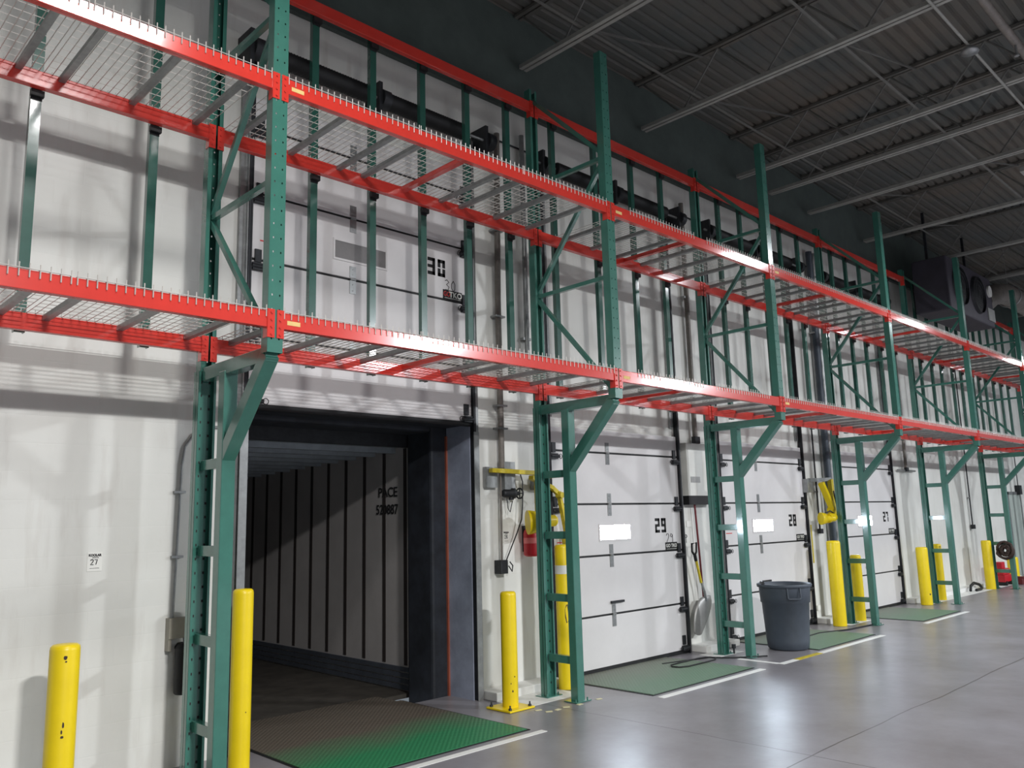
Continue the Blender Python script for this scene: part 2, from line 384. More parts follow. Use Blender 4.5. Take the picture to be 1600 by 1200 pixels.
# ================================================================= DOCK DOORS
def digit_mesh(m, ch, x, z, wd, ht, y):
    t = wd * .36; g = ht * .035
    seg = {'a': ((0, ht - t), (wd, ht)), 'd': ((0, 0), (wd, t)), 'g': ((0, ht / 2 - t * .45), (wd, ht / 2 + t * .45)),
           'f': ((0, ht / 2 + g), (t, ht)), 'b': ((wd - t, ht / 2 + g), (wd, ht)), 'e': ((0, 0), (t, ht / 2 - g)), 'c': ((wd - t, 0), (wd, ht / 2 - g))}
    on = {'0': 'abcdef', '2': 'abged', '3': 'abgcd', '7': 'abc', '8': 'abcdefg', '9': 'abcdfg'}[ch]
    for s in on:
        (a, b), (c, d) = seg[s]; m.box((x + a, y, z + b), (x + c, y + .002, z + d))
STROKE = {'2': [(0, .8), (.2, 1), (.7, 1), (.85, .75), (.6, .45), (0, 0), (.9, .02)], '3': [(0, .9), (.4, 1), (.8, .8), (.3, .55), (.8, .35), (.6, .05), (0, .05)],
          '0': [(.5, 1), (.1, .7), (.1, .3), (.4, 0), (.8, .2), (.85, .7), (.5, 1)], '9': [(.8, .9), (.3, 1), (.1, .7), (.5, .6), (.8, .9), (.85, .4), (.8, 0)],
          '8': [(.8, .9), (.2, .95), (.2, .65), (.8, .35), (.6, 0), (.15, .1), (.3, .45), (.8, .9)], '7': [(0, .95), (.8, 1), (.4, 0)]}
def scribble(m, s, x, z, wd, ht, y, r=.004):
    for i, ch in enumerate(s):
        m.tube([(x + (i * 1.25 + u) * wd, y, z + v * ht) for u, v in STROKE[ch]], r, 4)
ZJ = [0, .632, 1.325, 1.937, 2.56, 2.85]
def dock_door(n, num, x1, raise_=0.0, wid=2.545):
    x0 = x1 - wid; R = raise_
    t = thing('door_%d' % n, 'white sectional dock door number %s%s' % (num, ', raised open' if R else ', closed'), 'dock door', (x0, DY, 0), kind='structure')
    W = wid
    for i in range(5):
        m = MB(); z0, z1 = ZJ[i] + R + (.012 if i else .045), ZJ[i + 1] + R - .010
        m.box((0, 0, z0), (W, .035, z1))
        o = m.build('door_panel', DOOR, t, bevel=.006)
    m = MB()
    for i in range(1, 5): m.box((0, .012, ZJ[i] + R - .02), (W, .03, ZJ[i] + R + .02))
    m.build('joint_seal', BLACK, t)
    m = MB(); m.box((0, -.004, R), (W, .04, R + .05)); m.build('bottom_seal', BLACK, t)
    # vision window
    wx0, wx1, wz0, wz1 = (.86, 1.44, 1.512 + R, 1.682 + R)
    fr = MB()
    fr.box((wx0 - .02, -.008, wz0 - .02), (wx1 + .02, 0.002, wz0)); fr.box((wx0 - .02, -.008, wz1), (wx1 + .02, 0.002, wz1 + .02))
    fr.box((wx0 - .02, -.008, wz0), (wx0, 0.002, wz1)); fr.box((wx1, -.008, wz0), (wx1 + .02, 0.002, wz1))
    f = fr.build('window_frame', DOOR, t)
    m = MB(); m.box((wx0, -.003, wz0), (wx1, .003, wz1)); m.build('pane', PANEG if R else PANE, f)
    # numbers
    m = MB(); dx = W - .572
    digit_mesh(m, num[0], dx, 1.565 + R, .10, .185, -.003); digit_mesh(m, num[1], dx + .135, 1.565 + R, .10, .185, -.003)
    m.build('stencil_number', INK, t)['label'] = 'black stencilled number ' + num
    if num in ('30', '29'):
        m = MB(); scribble(m, num, W - .34, 1.43 + R, .065, .115, -.003); m.build('handwritten_number', INK, t)
    # maker's plate
    m = MB(); m.box((W - .37, -.004, 1.335 + R), (W - .11, .001, 1.435 + R)); pl = m.build('maker_plate', INK, t)
    if num == '30':
        text('plate_lettering', 'GO', .075, REDL, pl, (W - .32, -.0055, 1.388 + R), sx=.8); text('plate_lettering', 'TKO', .085, SIGN, pl, (W - .20, -.0055, 1.388 + R), off=.002)
    else:
        text('plate_lettering', 'GO TKO', .062, SIGN, pl, (W - .24, -.0055, 1.39 + R), off=.001)
    m = MB(); m.box((W - .35, -.0058, 1.346 + R), (W - .13, -.0045, 1.350 + R)); m.build('plate_rule', SIGN, pl)
    m = MB(); m.box((.10, -.002, 1.50 + R), (.26, .0005, 1.512 + R)); m.build('warning_strip', REDL, t)
    # centre hinges and side roller brackets
    for i in range(1, 5):
        z = ZJ[i] + R; cx = 1.06
        m = MB(); m.box((cx - .035, -.006, z + .02), (cx + .035, 0.001, z + .13)); m.box((cx - .035, -.006, z - .14), (cx + .035, 0.001, z - .01)); m.tube([(cx - .03, -.008, z), (cx + .03, -.008, z)], .010, 8)
        for zz in (.05, .1, -.05, -.11): m.lathe([(.006, -.010), (.006, -.004)], (cx, 0, z + zz), 6, 'y')
        m.build('hinge', GALV, t)
    if True:
        z = ZJ[1] + R; m = MB(); m.box((1.0, -.03, z + .13), (1.24, -.005, z + .155)); m.build('door_handle', DARK, t)
    for i in range(0, 5):
        z = ZJ[i] + R + (.07 if i == 0 else -.07)
        for s in (0, 1):
            xx = W - .02 if s else .02; d = 1 if s else -1
            m = MB(); m.box((xx - d * .11, -.04, z - .032), (xx, 0, z + .032)); m.tube([(xx - d * .13, -.035, z), (xx + d * .01, -.035, z)], .02, 10)
            m.torus((xx - d * .15, -.04, z), .026, .004, 'x' if s else 'y', 12, 5); m.box((xx - d * .09, -.02, z + .045), (xx - d * .03, .0, z + .16))
            m.build('roller_bracket', DARK, t)
    # tracks
    top = 6.0
    for s in (0, 1):
        xx = W + .005 if s else -.005; d = 1 if s else -1
        m = MB(); m.box((xx, -.04, 0), (xx + d * .022, .03, top)); m.box((xx, -.045, 0), (xx - d * .012, -.035, top))
        o = m.build('track', DARK, t)
        m = MB(); m.box((xx + d * .024, -.035, 0), (xx + d * .034, .035, top)); m.box((xx + d * .034, .0, 0), (xx + d * .09, .036, top))
        if not R: m.box((xx - d * .10, .01, 2.95), (xx - d * .03, .035, top))
        m.build('track_angle', GALV, t)
        if R:
            m = MB(); m.box((xx - d * .02, -.052, 0), (xx + d * .05, -.044, 2.70)); m.build('track_cover', GALV, t)
    return t, x0
DOORS = [(1, '30', 3.085, 2.76), (2, '29', 6.79, 0), (3, '28', 10.35, 0), (4, '27', 14.02, 0)]
for n, num, x1, R in DOORS:
    t, x0 = dock_door(n, num, x1, R)
    W = 2.545
    # torsion shaft over each door
    s = thing('torsion_spring_assembly', 'dark torsion spring shaft high on the wall above ' + ['the open doorway', 'the nearest closed dock door', 'the dock door behind the trash can', 'the farthest dock door'][n - 1], 'spring shaft', (x0, .26, 5.96), 'torsion spring shafts above the dock doors')
    m = MB(); m.tube([(-.2, 0, 0), (W + .2, 0, 0)], .016, 8); m.build('shaft', GALV, s)
    for a, b in ((.12, 1.12), (1.32, 2.36)):
        m = MB(); m.s = True
        k = int((b - a) / .03); prof = []
        for i in range(k * 2 + 1): prof.append((.088 if i % 2 else .074, a + (b - a) * i / (2 * k)))
        m.s = False; m.lathe(prof, (0, 0, 0), 14, 'x'); m.build('spring', BLACK, s)
    for xx in (-.14, W / 2 - .05, W + .10):
        m = MB(); m.box((xx, -.05, -.16), (xx + .04, .2, .16)); m.lathe([(.10, 0), (.10, .09)], (xx + .04, 0, 0), 16, 'x'); m.build('bearing_plate', DARK, s)

# ================================================================= DOCK LEVELERS
def leveler(x0, x1, lab, tm, y1=WY - .03):
    t = thing('dock_leveler', lab, 'dock leveler', (x0, 0, 0), 'dock leveler plates set in the floor')
    W = x1 - x0
    m = MB(); m.box((.012, -.80, .001), (W - .012, y1, .010)); m.build('plate', tm, t)
    m = MB(); m.box((-.012, -.82, 0), (.012, y1, .005)); m.box((W - .012, -.82, 0), (W + .012, y1, .005)); m.box((0, -.82, 0), (W, -.80, .005)); m.build('gap_edge', BLACK, t)
    return t
lv = leveler(.68, 2.59, 'green tread-plate dock leveler in front of the open doorway', TREAD, y1=1.0)
m = MB(); m.box((.05, 1.0, -.03), (1.86, 1.36, .006)); m.build('lip', TREAD, lv)
leveler(4.36, 6.30, 'worn green dock leveler plate between the second and third uprights', TREADW)
leveler(7.95, 9.70, 'worn green dock leveler plate behind the grey trash can', TREADW)
leveler(11.58, 13.30, 'worn green dock leveler plate farthest away, right of the fourth upright', TREADW)

# ================================================================= DOCK SEAL AND TRAILER
t = thing('dock_seal', 'dark padded dock seal around the back of the open doorway', 'dock seal', (1.82, WY + .37, 0))
m = MB(); m.box((1.04, .0, -.5), (1.60, .43, 3.0)); m.build('side_pad', CURTAIN, t, bevel=.03)
m = MB(); m.box((-1.6, .0, -.5), (-1.20, .43, 3.0)); m.build('side_pad', CURTAIN, t, bevel=.03)
m = MB(); m.box((-1.6, .02, 2.73), (1.6, .43, 3.1)); m.build('head_pad', CURTAIN, t, bevel=.03)
tl = thing('truck_trailer', 'empty truck trailer backed up to the open dock doorway', 'trailer', (1.78, 1.32, 0))
TL = 12.5; hw = 1.19; H = 2.63
def slope(y): return H - .028 * y
m = MB()
for sgn in (1, -1):
    x0, x1 = sorted((sgn * hw, sgn * (hw + .04)))
    m.add([(x0, 0, -.04), (x1, 0, -.04), (x1, TL, -.04), (x0, TL, -.04), (x0, 0, slope(0)), (x1, 0, slope(0)), (x1, TL, slope(TL)), (x0, TL, slope(TL))],
          [(0, 3, 2, 1), (4, 5, 6, 7), (0, 1, 5, 4), (1, 2, 6, 5), (2, 3, 7, 6), (3, 0, 4, 7)])
    m.build('side_wall', TRWALL, tl); m = MB()
for sgn in (1, -1):
    m = MB(); yy = .115
    while yy < TL:
        x0, x1 = sorted((sgn * hw, sgn * (hw - .006))); m.box((x0, yy - .028, .25), (x1, yy + .028, slope(yy) - .02)); yy += .40
    m.build('wall_post_row', TRDARK, tl)
    m = MB()
    for k in range(4):
        z0 = .0 + k * .062; x0, x1 = sorted((sgn * hw, sgn * (hw - .02))); m.box((x0, 0, z0), (x1, TL, z0 + .045))
    m.build('scuff_band', TRKICK, tl)
m = MB(); m.box((-hw, 0, -.06), (hw, TL, -.015))
m.build('trailer_floor', WOOD, tl)
m = MB(); m.add([(-hw, 0, slope(0)), (hw, 0, slope(0)), (hw, TL, slope(TL)), (-hw, TL, slope(TL)), (-hw, 0, slope(0) + .04), (hw, 0, slope(0) + .04), (hw, TL, slope(TL) + .04), (-hw, TL, slope(TL) + .04)],
                [(0, 3, 2, 1), (4, 5, 6, 7), (0, 1, 5, 4), (1, 2, 6, 5), (2, 3, 7, 6), (3, 0, 4, 7)])
m.build('trailer_roof', TRROOF, tl)
m = MB(); yy = .3
while yy < TL: m.box((-hw, yy, slope(yy) - .06), (hw, yy + .07, slope(yy) + .01)); yy += .40
m.build('roof_bow_row', TRROOF, tl)
m = MB(); m.box((-hw, TL, -.06), (hw, TL + .04, H)); m.build('front_wall', TRWALL, tl)
m = MB(); m.box((-hw - .05, -.04, slope(0) - .03), (hw + .05, .02, slope(0) + .35)); m.box((hw - .01, -.04, -.1), (hw + .05, .02, H)); m.box((-hw - .05, -.04, -.1), (-hw + .01, .02, H)); m.build('rear_frame', DARK, tl)
sw = [c for c in kids(tl) if c.name.startswith('side_wall')][0]
text('wall_lettering', 'PACE', .155, INK, sw, (hw - .0075, .44, 2.12), rot=(PI / 2, 0, -PI / 2), off=.002, sx=1.02)
text('wall_lettering', '520887', .155, INK, sw, (hw - .0075, .455, 1.925), rot=(PI / 2, 0, -PI / 2), off=.002, sx=.92)

# ================================================================= RACK
FX = [0.01, 3.70, 6.98, 10.755, 14.485, 18.155, 21.86]
ORD = ['nearest', 'second', 'third', 'fourth', 'fifth', 'sixth', 'seventh']
PW, PD = .112, .085
ZB, ZC, ZG, ZTOP = 3.215, 4.945, 6.465, 6.62
FYF = -1.08          # front face of front posts
def post_mesh(m, z0, z1, yweb, dirn):
    """C section: perforated web at yweb, flanges running dirn*PD"""
    hw_ = PW / 2; xs = [-hw_, -.033, -.023, .023, .033, hw_]
    n = int((z1 - z0) / .1016)
    for i in range(n + 1):
        za = z0 + i * .1016; zb = min(za + .088, z1); zc = min(za + .1016, z1)
        if za >= z1: break
        m.add([(x, yweb, z) for z in (za, zb) for x in (xs[0], xs[5])], [(0, 1, 3, 2)])
        if zc > zb:
            for a, b in ((0, 1), (2, 3), (4, 5)):
                m.add([(xs[a], yweb, zb), (xs[b], yweb, zb), (xs[b], yweb, zc), (xs[a], yweb, zc)], [(0, 1, 2, 3)])
    ye = yweb + dirn * PD
    for s in (-1, 1):
        x = s * hw_
        m.add([(x, yweb, z0), (x, ye, z0), (x, ye, z1), (x, yweb, z1)], [(0, 1, 2, 3)])
        m.add([(x, ye, z0), (x - s * .03, ye, z0), (x - s * .03, ye, z1), (x, ye, z1)], [(0, 1, 2, 3)])
def solid(o, th=.003):
    s = o.modifiers.new('sheet', 'SOLIDIFY'); s.thickness = th; s.offset = 0; return o
fr = thing('rack_upright', '', 'rack upright', (FX[0], 0, 0), 'green rack upright frames')
m = MB(); post_mesh(m, 2.93, ZTOP, FYF, 1); solid(m.build('front_post', GREEN, fr))
m = MB(); post_mesh(m, 2.95, ZTOP, .045, -1)
hx = .068
m.box((-hx, -.002, .01), (hx, .002, 2.95)); m.box((-hx, -.04, .01), (-hx + .003, .045, 2.95)); m.box((hx - .003, -.04, .01), (hx, .045, 2.95)); m.box((-hx, -.042, .01), (-hx + .016, -.038, 2.95)); m.box((hx - .016, -.042, .01), (hx, -.038, 2.95))
m.m = 1
for k in range(28):
    for sx in (-1, 1): m.box((sx * .032 - .006, -.0045, .12 + k * .1016), (sx * .032 + .006, -.001, .136 + k * .1016))
solid(m.build('rear_post', [GREEN, INK], fr))
m = MB(); m.box((-.052, -.44, .01), (.052, -.345, 2.9)); m.build('ladder_post', GREEN, fr, bevel=.006)
for z in (.385, .985, 1.61, 2.235):
    m = MB(); m.box((-.03, -.35, z - .038), (.03, -.035, z + .038)); m.build('rung', GREEN, fr, bevel=.003)
m = MB(); m.bar((0, -.03, 2.925), (0, FYF + .04, 2.925), .09, .10); m.build('cantilever_arm', GREEN, fr, bevel=.003)
m = MB()
p, q = Vector((0, -.395, 2.27)), Vector((0, -1.02, 2.93)); m.bar(p, q, .098, .098); m.build('cantilever_brace', GREEN, fr, bevel=.004)
for z in (4.18, 5.46): m = MB(); m.bar((0, -.0, z), (0, FYF + .03, z), .04, .042); m.build('horizontal_strut', GREEN, fr)
for a, b in (((-1.02, 3.02), (-.02, 4.15)), ((-.02, 4.22), (-1.02, 5.43)), ((-1.02, 5.50), (-.02, 6.50))):
    m = MB(); m.bar((0, a[0], a[1]), (0, b[0], b[1]), .04, .042); m.build('diagonal_brace', GREEN, fr)
for y in (0, -.39):
    m = MB(); m.box((-.11, y - .085, .003), (.11, y + .085, .012))
    for sx in (-1, 1): m.tube([(sx * .085, y - .05, .012), (sx * .085, y - .05, .035)], .008, 6)
    m.build('base_plate', GREEN, fr)
fr['label'] = 'green rack upright frame nearest the camera, left of the open doorway'
snapshot(fr)
UL = ['', 'green rack upright between the open doorway and dock door 29, second from the camera', 'green rack upright between dock doors 29 and 28, third from the camera',
      'green rack upright between dock doors 28 and 27, fourth from the camera', 'green rack upright just right of dock door 27, fifth from the camera',
      'green rack upright with dark coil hung on it, sixth from the camera', 'farthest green rack upright at the right edge, seventh from the camera']
for i in range(1, 7): dup(fr, (FX[i], 0, 0), UL[i])
BAYN = ['left of the nearest upright', 'between the nearest and second uprights', 'between the second and third uprights', 'between the third and fourth uprights',
        'between the fourth and fifth uprights', 'between the fifth and sixth uprights', 'between the sixth and seventh uprights']
XB = [-3.72] + FX
LEV = {'lower': ZB, 'upper': ZC, 'top': ZG}
def beam(x0, x1, zt, front, lab, sticker=False):
    """x0,x1 are post centres"""
    L = x1 - x0
    g = 'red rack beams, %s row' % ('front' if front else 'rear')
    t = thing('rack_beam', lab, 'rack beam', (x0, FYF if front else -.045, zt), g)
    a, b = PW / 2 + .002, L - PW / 2 - .002
    m = MB(); m.box((a, .0, -.115), (b, .024, 0)); m.box((a, .022, -.115), (b, .055, -.04)); m.build('beam_tube', RED, t, bevel=.004)
    for xx, s in ((PW / 2, 1), (L - PW / 2, -1)):
        m = MB()
        m.box((xx - s * .048, -.008, -.185), (xx + s * .004, -.003, .012)); m.box((xx + s * .001, -.006, -.185), (xx + s * .006, .055, .012))
        for zz in (-.012, -.062, -.112, -.162): m.lathe([(.0075, -.016), (.0075, -.006)], (xx - s * .024, 0, zz), 8, 'y')
        m.build('end_connector', RED, t)
    if sticker:
        m = MB(); m.box((a + .03, -.0015, -.082), (a + .13, .0005, -.052)); m.build('maker_sticker', STICK, t)
    return t
for i in range(7):
    for ln in ('lower', 'upper'):
        for front in (True, False):
            beam(XB[i], XB[i + 1], LEV[ln], front, 'red %s beam of the %s deck, %s' % ('front' if front else 'rear', ln, BAYN[i].replace(' uprights', '')), sticker=front and i in (1, 2, 3))
    if i in (1, 2, 3, 4, 6):
        beam(XB[i], XB[i + 1], ZG, False, 'red top beam high on the rear posts, %s' % BAYN[i])

# wire decks ---------------------------------------------------------
def wire_mesh(Wd, m):
    n = round(Wd / .0535); r = .0032
    for i in range(n + 1):
        x = i * Wd / n
        m.tube([(x, FYF - .006, -.045), (x, FYF - .006, .036)], .0038, 4, False)
        m.tube([(x, FYF - .006, .006), (x, -.045 + .03, .006)], r, 4, False)
        m.tube([(x, -.015, -.03), (x, -.015, .034)], r, 4, False)
    yy = FYF - .008
    for k in range(12):
        y = yy + k * (1.06 / 11); m.tube([(0, y, .0105 if k else .004), (Wd, y, .0105 if k else .004)], r, 4, False)
DW = 1.175
protos = {}
PLC = ['left', 'middle', 'right']
def deck(kind, x, z, lab, group):
    if kind not in protos:
        t = thing('wire_deck', lab, 'wire deck', (x, 0, z), group)
        m = MB(); wire_mesh(DW, m); m.build('wire_mesh', WIRE, t)
        for cx in ((.11, .587, 1.065) if kind == 'a' else (.13, 1.045)):
            m = MB(); m.box((cx - .022, FYF + .026, -.038), (cx + .022, -.048, -.004)); m.build('support_channel', GALV, t)
        protos[kind] = t; snapshot(t); return t
    return dup(protos[kind], (x, 0, z), lab, group)
for i in range(7):
    a, b = XB[i] + PW / 2, XB[i + 1] - PW / 2; gap = (b - a - 3 * DW)
    nd = 3
    if gap < 0: nd = 2
    for ln in ('lower', 'upper'):
        z = LEV[ln]
        if nd == 3:
            xs = [a + gap * .15, a + gap * .5 + DW, a + gap * .85 + 2 * DW]
            kk = 'aba'
        else:
            g2 = (b - a - 2 * DW) / 3; xs = [a + g2, a + 2 * g2 + DW]; kk = 'aa'
        for j, x in enumerate(xs):
            deck(kk[j], x, z, '%s wire mesh deck panel on the %s level, %s' % ((PLC if nd == 3 else ['left', 'right'])[j], ln, BAYN[i]), 'wire mesh deck panels on the %s level' % ln)
        cx = (a + b) / 2
        m = MB(); m.box((-.028, FYF + .03, -.050), (.028, -.05, -.006)); m.box((-.04, FYF + .024, -.06), (.04, FYF + .03, .0)); m.box((-.04, -.05, -.06), (.04, -.046, 0))
        if nd == 2:
            cx = xs[0] + DW + .06
        o = m.build('deck_crossbar', RED); o.location = (cx, 0, z)
        tag(o, 'red crossbar under the %s wire deck, %s' % (ln, BAYN[i]), 'crossbar', 'red crossbars under the wire decks')
# vertical bars behind the rack -------------------------------------------
BARS = [[-1.255, -.44], [.95, 1.575, 2.175, 2.77, 3.36], [4.10, 4.86, 5.60, 6.25], [7.68, 8.29, 8.95, 9.52, 10.12], [11.37, 11.96, 12.55, 13.2, 13.85],
        [15.22, 15.86, 16.42, 17.1, 17.68], [18.9, 19.4, 20.0, 20.6, 21.2]]
ORDS = ['leftmost', 'second', 'third', 'fourth', 'fifth']
bp_ = None
for i, bs in enumerate(BARS):
    for j, x in enumerate(bs):
        lab = 'green bar behind the rack, %s from left, %s' % (ORDS[j], BAYN[i].replace(' uprights', ''))
        if bp_ is None:
            bp_ = thing('backstop_bar', lab, 'backstop bar', (x, .045, 0), 'green vertical bars behind the rack')
            m = MB(); m.box((-.034, 0, 3.10), (.034, .022, 6.52)); m.box((-.034, .022, 3.10), (-.026, .05, 6.52)); m.box((.026, .022, 3.10), (.034, .05, 6.52)); m.build('bar', BARGREEN, bp_)
            for z in (4.95, 6.47):
                m = MB(); m.box((-.042, -.035, z - .165), (.042, .0, z - .12)); m.box((-.036, -.004, z - .185), (.036, .004, z - .12)); m.build('clamp', BLACK, bp_)
            snapshot(bp_)
        else: dup(bp_, (x, .045, 0), lab)

# ================================================================= BOLLARDS
def bollard(x, y, h, r, lab, plate=False, scuffs=(), dirt=False):
    t = thing('bollard', lab, 'bollard', (x, y, 0), 'yellow bollards along the dock wall')
    m = MB(); z0 = .004 if not plate else .02
    m.lathe([(r, z0), (r, h - .035), (r * .96, h - .015), (r * .8, h - .003), (r * .4, h), (.001, h)], n=28); m.build('post', YELLOWD if dirt else YELLOW, t)
    if plate:
        m = MB(); m.box((-.165, -.165, .003), (.165, .165, .02)); m.build('base_plate', YELLOW, t, bevel=.003)
        for a, b in ((-.13, -.13), (.13, -.13), (-.13, .13), (.13, .13)):
            m = MB(); m.lathe([(.017, .02), (.017, .036), (.008, .038), (.008, .062)], (a, b, 0), 6); m.build('bolt', DARK, t)
    for (ang, z, wd, hh) in scuffs:
        m = MB(); n = 9; pts = []
        for k in range(n):
            a2 = 2 * PI * k / n; rr = random.uniform(.65, 1)
            aa = ang + math.cos(a2) * wd * rr / r; pts.append(((r + .0008) * math.cos(aa), (r + .0008) * math.sin(aa), z + math.sin(a2) * hh * rr))
        m.add(pts, [tuple(range(n))]); m.build('chip', BROWN, t)
    return t
A0 = -2.0
bollard(-.93, -.22, 1.075, .088, 'chipped yellow bollard at the left edge by the bare white wall', scuffs=((A0 + .2, 1.0, .016, .016), (A0 + .25, .975, .008, .006), (A0 + .3, .60, .008, .022), (A0 + .22, .56, .007, .016), (A0 + .26, .53, .01, .01)))
bollard(.365, .0, 1.31, .077, 'tall yellow bollard just right of the nearest green upright', scuffs=((A0 + .5, .42, .006, .006),))
bollard(3.06, -.10, 1.09, .078, 'yellow bollard on a bolted base plate right of the open doorway', plate=True, scuffs=((A0, .17, .008, .012), (A0 + .3, .30, .008, .008), (A0 - .2, .24, .006, .01)))
b = bollard(4.08, .10, 1.50, .085, 'tall grimy yellow bollard behind the second green upright', scuffs=((A0, .78, .03, .12), (A0 + .2, .3, .02, .08)))
m = MB(); m.lathe([(.087, 1.19), (.087, 1.28)], n=20, cap=False); m.build('paper_label', SIGN, b)
bollard(10.36, .0, 1.32, .105, 'thick tall yellow bollard left of the fourth green upright')
bollard(11.17, .02, 1.06, .085, 'chipped yellow bollard seen through the fourth green upright', scuffs=[(A0 + .9, z, .012, .03) for z in (.25, .35, .5, .62, .75, .2)] + [(A0 + .2, .9, .01, .01)])
bollard(14.06, .01, 1.07, .105, 'yellow bollard right of dock door 27, left of fifth upright', scuffs=((A0, .2, .02, .02),))
bollard(15.10, .10, 1.09, .09, 'yellow bollard behind the fifth green upright', scuffs=((A0, 1.03, .03, .03),))
bollard(17.92, .03, 1.06, .10, 'yellow bollard left of the farthest ladder-like upright with the coil')
bollard(19.95, .10, .60, .12, 'short yellow bollard farthest right beyond the red cart')

# ================================================================= TRASH CAN
tc = thing('trash_can', 'grey round plastic trash can standing in front of dock door 28', 'trash can', (7.86, -.44, 0))
m = MB(); m.lathe([(.001, .02), (.24, .004), (.262, .02), (.275, .12), (.305, .60), (.318, .605), (.330, .79), (.332, .80), (.352, .805), (.356, .83), (.350, .845), (.335, .845), (.322, .80), (.295, .60), (.255, .04), (.001, .035)], n=40, cap=False)
m.build('can_body', GREYP, tc)
for ang in (-2.3, .85):
    c, s_ = math.cos(ang), math.sin(ang); tx, ty = -s_, c
    m = MB(); R_ = .345
    def P(u, z, r): return (c * r + tx * u, s_ * r + ty * u, z)
    m.tube([P(-.085, .80, R_ - .015), P(-.085, .68, R_ + .004), P(-.075, .665, R_ + .006), P(.075, .665, R_ + .006), P(.085, .68, R_ + .004), P(.085, .80, R_ - .015)], .009, 6)
    m.build('side_handle', GREYP, tc)
for k in range(3):
    pass
m = MB(); m.bar((-.33, .12, .865), (-.21, .22, .862), .035, .03, (0, 0, 1)); m.box((-.30, .13, .84), (-.27, .16, .86)); m.build('lid_catch', DARK, tc)

# ================================================================= SHOVEL, SQUEEGEE POLE, CONTROL BOX
t = thing('scoop_shovel', 'grey scoop shovel with yellow D-handle leaning on wall beside dock door 29', 'shovel', (7.06, .36, .24))
m = MB(); nx, nz = 9, 9; grid = []
for j in range(nz):
    v = j / (nz - 1)
    half = .10 + .09 * math.sin(min(1, v * 1.5) * PI / 2) if v < .7 else .19 - .06 * ((v - .7) / .3) ** 2
    for i in range(nx):
        u = i / (nx - 1) * 2 - 1
        x = u * half; z = v * .44 + (0.03 * (1 - u * u) * (-1 if v < .2 else 1) if v < .2 or v > .8 else 0)
        yy = -.03 - .05 * (1 - u * u) * (0.4 + .6 * v) + .02
        grid.append((x + (v - .5) * .22, yy, z))
m.s = True
m.add(grid, [(j * nx + i, j * nx + i + 1, (j + 1) * nx + i + 1, (j + 1) * nx + i) for j in range(nz - 1) for i in range(nx - 1)])
solid(m.build('scoop', ALU, t), .004)
m = MB(); m.tube([(.06, -.05, .40), (.035, -.05, .52), (.0, -.03, .66)], [.022, .018, .016], 10); m.build('socket', GALV, t)
m = MB(); m.tube([(.0, -.03, .64), (-.09, -.03, .95)], .019, 10); m.build('handle_shaft', YELLOWD, t)
m = MB(); m.tube([(-.09, -.03, .93), (-.115, -.03, 1.02)], .022, 8); m.tube([(-.115, -.03, 1.0), (-.17, -.03, 1.06), (-.165, -.03, 1.16), (-.06, -.03, 1.17), (-.07, -.03, 1.05), (-.115, -.03, 1.0)], .014, 8); m.build('d_grip', BLACK, t)
m = MB(); m.torus((0, 0, 0), .02, .005); m.tube([(0, 0, -.02), (0, 0, -.09)], .004, 5)
o = m.build('wall_hook', DARK); o.location = (6.93, .44, 1.50); tag(o, 'small dark hook above the shovel grip', 'hook')
m = MB(); m.tube([(0, 0, 1.42), (.03, -.01, .72), (.07, -.012, .03)], .014, 8); m.tube([(0, 0, 1.42), (0, 0, 1.47)], .02, 8)
o = m.build('broom_handle', mat('dark_red_paint', rgb(112, 34, 42), .5)); o.location = (7.12, .40, .55); tag(o, 'thin dark red broom pole hanging under white control box', 'pole')
t = thing('control_box', 'white wall-mounted box with black underside right of dock door 29', 'control box', (6.92, WY - .012, 2.02))
m = MB(); m.box((0, -.10, .02), (.60, 0, .74)); m.build('box_body', WALL, t, bevel=.004)
m = MB(); m.box((0, -.10, -.10), (.60, 0, .02)); m.build('underside', BLACK, t)
m = MB(); m.box((.07, -.106, .20), (.29, -.10, .28)); m.build('label_plate', ALU, t)
m = MB(); m.box((0, 0, 0), (.12, .006, .08)); o = m.build('wall_label', SIGN); o.location = (6.98, WY - .008, 1.62); tag(o, 'small white label on wall under the control box', 'label')

# ================================================================= DOCK LIGHTS
def lamp_head(m, c, d, sc=1.0):
    d = Vector(d).normalized(); c = Vector(c)
    m.tube([c - d * .20 * sc, c - d * .18 * sc, c - d * .02 * sc, c, c + d * .07 * sc, c + d * .10 * sc], [.035 * sc, .055 * sc, .06 * sc, .10 * sc, .115 * sc, .118 * sc], 18)
t = thing('dock_light', 'yellow swing-arm dock light on wall right of the open doorway', 'dock light', (3.30, WY - .012, 2.28))
m = MB(); m.box((-.04, -.05, -.16), (.12, 0, .06)); m.box((.20, -.08, -.22), (.36, 0, .12)); m.build('wall_bracket', GALV, t)
m = MB(); m.bar((-.02, -.10, .02), (.62, -.16, .0), .045, .06, (0, 0, 1)); m.build('arm', YELLOWD, t)
m = MB(); m.bar((.60, -.17, .02), (.60, -.17, -.46), .05, .035); m.lathe([(.012, -.03), (.012, .03)], (.60, -.17, -.1), 8, 'y'); m.lathe([(.016, -.03), (.016, .03)], (.60, -.17, -.32), 8, 'y'); m.build('drop_arm', YELLOWD, t)
m = MB(); lamp_head(m, (.50, -.26, -.53), (-.82, .50, -.04), 1.1); m.build('lamp_head', YELLOW, t)
m = MB(); c0 = Vector((.50, -.26, -.53)); d0 = Vector((-.82, .50, -.04)).normalized(); m.tube([c0 + d0 * .06, c0 + d0 * .07], .105, 18); m.build('lens', LENS, t)
